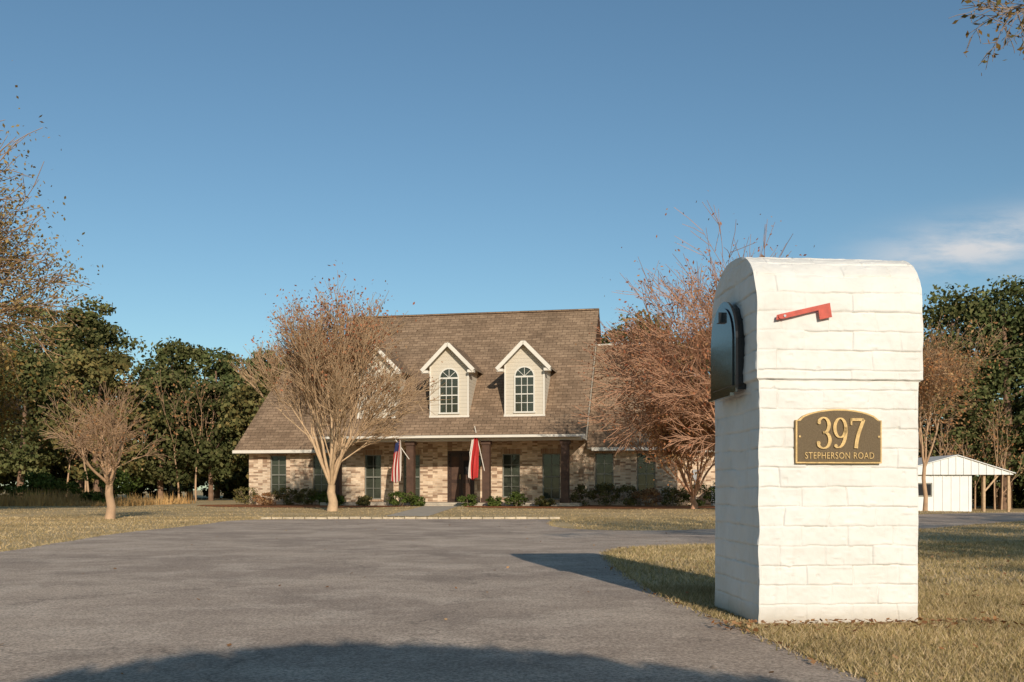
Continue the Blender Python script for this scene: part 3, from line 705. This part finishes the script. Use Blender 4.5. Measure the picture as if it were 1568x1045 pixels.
def crown(cx,cy,z0,z1,R,ncl,lp,ls,shape='oak'):
    """leaf clumps through a crown volume"""
    t=rng.uniform(0,1,ncl)**.9; z=z0+(z1-z0)*t
    if shape=='oak': rr=R*np.sqrt(np.clip(1-(2*t-.85)**2/1.45,0.03,1))
    elif shape=='pine': rr=R*(.35+.75*np.clip(1-t,0,1)**.7)*np.where(t<.15,.7,1)
    else: rr=R*np.sqrt(np.clip(1-(2*t-1)**2,.05,1))
    a=rng.uniform(0,2*np.pi,ncl); r=rr*np.sqrt(rng.uniform(.15,1,ncl))*rng.uniform(.8,1.12,ncl)
    c=np.stack([cx+r*np.cos(a),cy+r*np.sin(a),z],1); cr=R*rng.uniform(.16,.36,ncl)
    d=rng.normal(size=(ncl,lp,3)); d/=np.linalg.norm(d,axis=2,keepdims=True)
    k=rng.uniform(.2,1.25,(ncl,lp,1))**.6
    P=c[:,None]+d*k*cr[:,None,None]*np.array([1.15,1.15,.7])
    nr=d*np.array([1,1,1.2])+rng.normal(size=d.shape)*.75+np.array([0,0,.2])
    P=P.reshape(-1,3); nr=nr.reshape(-1,3); ok=P[:,2]>-.6
    return leaves(P[ok],ls,nr[ok],.7,.5)
random.seed(77)
sky_px=[-400,-200,0,60,140,200,260,330,400,440,500,900,915,1000,1040,1100,1380,1410,1500,1568,1750,2000]
sky_y =[ 430, 440,462,478,470,508,520,534,532,525,560,520,474,474,495,495,452,418,408,410,405,400]
mass={'lf_dark':[], 'lf_pine':[], 'lf_olive':[]}; TBm=TB()
def addtree(x,y,h,R,shape,mat,n=1.0,z0f=.15):
    gz=float(GZ(x,y)); V,Q=crown(x,y,gz+h*z0f,gz+h-.2*R,R,int(78*n),100,.245*(y/62)**.5,shape); mass[mat].append((V,Q))
    TBm.tube([Vector((x,y,gz-.2)),Vector((x+random.uniform(-.3,.3),y,gz+h*.4)),Vector((x+random.uniform(-.5,.5),y,gz+h*.85))],[.024*h,.018*h,.006*h],6)
    for k in range(4):
        z=h*random.uniform(.25,.7); aa=random.uniform(0,6.28); TBm.tube([Vector((x,y,gz+z)),Vector((x+math.cos(aa)*R*.4,y+math.sin(aa)*R*.4,gz+z+R*.25)),Vector((x+math.cos(aa)*R*.85,y+math.sin(aa)*R*.85,gz+z+R*.6))],[.009*h,.006*h,.002*h],4)
for row,(Y0,step,hf) in enumerate(((55,3.0,.86),(63,2.7,1.0),(74,3.4,1.03))):
    x=-40*Y0/60
    while x<40*Y0/60:
        y=Y0+random.uniform(-3,3); xx=x+random.uniform(-.8,.8); x+=step*random.uniform(.8,1.25)
        px=784+F*xx/y
        if 470<px<870 or (1130<px<1340): continue
        if row==0 and (430<px<1420): continue
        if row==0 and px>1330: y+=8; xx*=y/(y-8)
        top=np.interp(px,sky_px,sky_y); h=(EYE+(750-top)/F*y)*hf*random.uniform(.90,1.04)
        right=px>1330
        shape='pine' if random.random()<(.5 if right else .3) else 'oak'
        mat=random.choices(['lf_dark','lf_pine','lf_olive'],[.55,.27,.18] if not right else [.25,.6,.15])[0]
        addtree(xx,y,h,(2.3 if shape=='pine' else 2.8)*random.uniform(.85,1.15)*(h/10)**.4,shape,mat,1.0 if row<2 else .7,.10 if row else .18)
for k in range(56):
    x=-45+k*1.7+random.uniform(-.6,.6); y=68+random.uniform(-3,3); h=random.uniform(2.5,4.5); gz=float(GZ(x,y)); px=784+F*x/y
    if 450<px<890 or 1120<px<1360: continue
    V,Q=crown(x,y,gz,gz+h,1.9,26,60,.34,'ball'); mass['lf_dark'].append((V,Q))
TL=empty('woodland_trees')
for k,L in mass.items():
    if not L: continue
    o=0; VV=[];QQ=[]
    for V,Q in L: VV.append(V); QQ.append(Q+o); o+=len(V)
    npmesh('foliage_'+k[3:],np.concatenate(VV),np.concatenate(QQ),M[k],TL)
TBm.build('trunks',M['pinebark'],TL)
tb=TB(); tips=[]
PX=dict(lv=3,ch=[3,3,3],sp=(15,40),ls=(.5,.75),up=[.1,.08,.05,.05],wig=.06,taper=.55,rmin=.012)
for k in range(20):
    x=random.uniform(22,36) if k<14 else random.uniform(-30,-16); y=random.uniform(50,56)+ (8 if k<14 else 0); grow(tb,Vector((x,y,float(GZ(x,y)))),Vector((0,0,1)),random.uniform(2.0,3.2),.06,0,PX,tips,5)
tb.build('bare_saplings',M['twig'],TL)
T=np.array([[*t[0]] for t in tips]); C=T[rng.integers(0,len(T),3500)]+rng.normal(size=(3500,3))*.3
V,Q=leaves(C,.14); npmesh('sapling_leaves',V,Q,M['lf_russet'],TL)
tree('cypress_tree',17.0,41,PT,1.9,.05,5,(6,22),M['twig'],M['lf_russet'],7000,.12,zmin=1,jit=.3,trunk=(2.2,.09),seed=9)

def shrub(name,x,y,h,R,mat,n=22,lp=70,ls=.06,z0=0):
    V,Q=crown(0,0,h*.1,h*.85,R,n,lp,ls,'ball'); e=empty(name,(x,y,z0)); npmesh('leaves',V,Q,M[mat],e)
    tb=TB()
    for k in range(5):
        a=random.uniform(0,6.28); tb.tube([Vector((0,0,-.02)),Vector((math.cos(a)*R*.3,math.sin(a)*R*.3,h*.4)),Vector((math.cos(a)*R*.6,math.sin(a)*R*.6,h*.75))],[.018,.012,.005],4)
    tb.build('stems',M['greybark'],e)
for u,v,h,R,mt in [(-10.1,1.0,.75,.55,'lf_olive'),(-9.2,.9,.5,.5,'lf_russet'),(-8.3,.9,.75,.6,'lf_olive'),(-7.4,.8,.7,.55,'lf_olive'),(-6.6,.5,.6,.45,'lf_green'),
  (-5.6,-.9,.45,.42,'lf_green'),(-4.4,-1.0,.40,.35,'lf_olive'),(-3.0,-.9,.6,.5,'lf_green'),(-2.4,-1.0,.4,.3,'lf_green'),(-.5,-.9,.45,.38,'lf_green'),(.5,-.8,.4,.35,'lf_green'),(1.3,-.9,.55,.4,'lf_green'),(2.3,-.8,.4,.35,'lf_olive'),
  (3.5,.7,.85,.55,'lf_olive'),(4.3,.9,.9,.6,'lf_olive'),(5.1,.9,.85,.6,'lf_olive'),(5.9,.9,.7,.55,'lf_russet'),(6.8,.6,.75,.55,'lf_olive'),(7.7,1.2,.9,.6,'lf_green'),(8.6,1.4,1.0,.65,'lf_green')]:
    x,y=H2W(u,v); shrub('azalea_shrub',x,y,h,R,mt)
for (x,y,h,R) in ((-16.3,40,1.6,1.1),(-20,42,1.4,1.2)): shrub('yaupon_shrub',x,y,h,R,'lf_green',30,80,.12)
# added leaf ball, unseen behind the camera, shaped to cast the foreground shadow
e=empty('unseen_shadow_shrub',(1.10,-3.15,0)); n=52000
d=rng.normal(size=(n,3)); d/=np.linalg.norm(d,axis=1,keepdims=True); k=rng.uniform(.8,1.0,(n,1)); C=d*k*np.array([2.0,1.3,1.52])+np.array([0,0,1.12]); C+=rng.normal(size=C.shape)*.02
C=C[C[:,2]>.02]; V,Q=leaves(C,.09,None,.6); npmesh('leaves',V,Q,M['lf_dark'],e)
tb=TB()
for k in range(6):
    a=k*1.05; tb.tube([Vector((0,0,-.05)),Vector((math.cos(a)*.4,math.sin(a)*.3,.9)),Vector((math.cos(a)*1.0,math.sin(a)*.8,1.7))],[.05,.03,.012],5)
tb.build('stems',M['greybark'],e)
n=6000; x=rng.uniform(-26,-14,n); y=rng.uniform(36,44,n); hh_=rng.uniform(.2,.75,n)*(.6+.4*np.sin(x*1.3)); l=rng.uniform(0,.25,n); a=rng.uniform(0,6.28,n)
V=np.stack([np.stack([x-.02,y,0*x],1),np.stack([x+.02,y,0*x],1),np.stack([x+l*np.cos(a),y+l*np.sin(a),hh_],1)],1).reshape(-1,3)
npmesh('dry_reeds',V,np.arange(3*n).reshape(-1,3),M['reed'])

# ------------------------------------------------------------ light
EL=math.radians(20.5); AZ=math.radians(13.7)
sd=Vector((math.sin(AZ)*math.cos(EL),-math.cos(AZ)*math.cos(EL),math.sin(EL)))
L=bpy.data.lights.new('sun','SUN'); L.energy=4.2; L.angle=math.radians(.5); L.color=(1,.90,.77)
lo=bpy.data.objects.new('sun',L); link(lo); lo.rotation_euler=sd.to_track_quat('Z','Y').to_euler(); lo.location=(10,-20,20)
w=bpy.data.worlds.new('World'); S.world=w; w.use_nodes=True; nt=w.node_tree
bg=nt.nodes['Background']; sk=nt.nodes.new('ShaderNodeTexSky'); sk.sky_type='NISHITA'; sk.sun_disc=False
sk.sun_elevation=EL; sk.sun_rotation=math.pi-AZ; sk.air_density=1.0; sk.dust_density=.4; sk.ozone_density=1.4
tc=nt.nodes.new('ShaderNodeTexCoord'); sp=nt.nodes.new('ShaderNodeSeparateXYZ'); nt.links.new(tc.outputs['Generated'],sp.inputs[0])
def mth(op,a,b=None):
    n=nt.nodes.new('ShaderNodeMath'); n.operation=op
    for i,v in enumerate((a,b)):
        if v is None: continue
        if isinstance(v,(int,float)): n.inputs[i].default_value=v
        else: nt.links.new(v,n.inputs[i])
    return n.outputs[0]
yy=mth('MAXIMUM',sp.outputs['Y'],.05); uu=mth('DIVIDE',sp.outputs['X'],yy); ww=mth('DIVIDE',sp.outputs['Z'],yy)
cb=nt.nodes.new('ShaderNodeCombineXYZ'); nt.links.new(mth('MULTIPLY',uu,7),cb.inputs[0]); nt.links.new(mth('MULTIPLY',ww,26),cb.inputs[1])
nn=noise(nt,cb.outputs[0],1.0,6,.62)
cen=mth('ADD',.165,mth('MULTIPLY',uu,.17)); dv=mth('DIVIDE',mth('SUBTRACT',ww,cen),.026); g=mth('POWER',2.718,mth('MULTIPLY',mth('MULTIPLY',dv,dv),-1))
us=ramp(nt,uu,[(.30,0),(.45,1)])
fac=mth('MULTIPLY',mth('MULTIPLY',g,us),ramp(nt,nn,[(.34,0),(.58,1)])); fac=mth('MULTIPLY',fac,.95)
skc=mixc(nt,1,sk.outputs[0],(.78,.98,1.02),'MULTIPLY')
c=mixc(nt,fac,skc,(6.9,6.9,7.0))
nt.links.new(c,bg.inputs[0]); bg.inputs[1].default_value=.10
# ------------------------------------------------------------ camera
cd=bpy.data.cameras.new('camera'); cam=bpy.data.objects.new('camera',cd); link(cam)
cam.location=(0,0,EYE); cam.rotation_euler=(math.pi/2,0,0); cd.lens=35; cd.sensor_width=36; cd.shift_y=227.5/1568; cd.clip_end=3000; cd.clip_start=.05
S.camera=cam
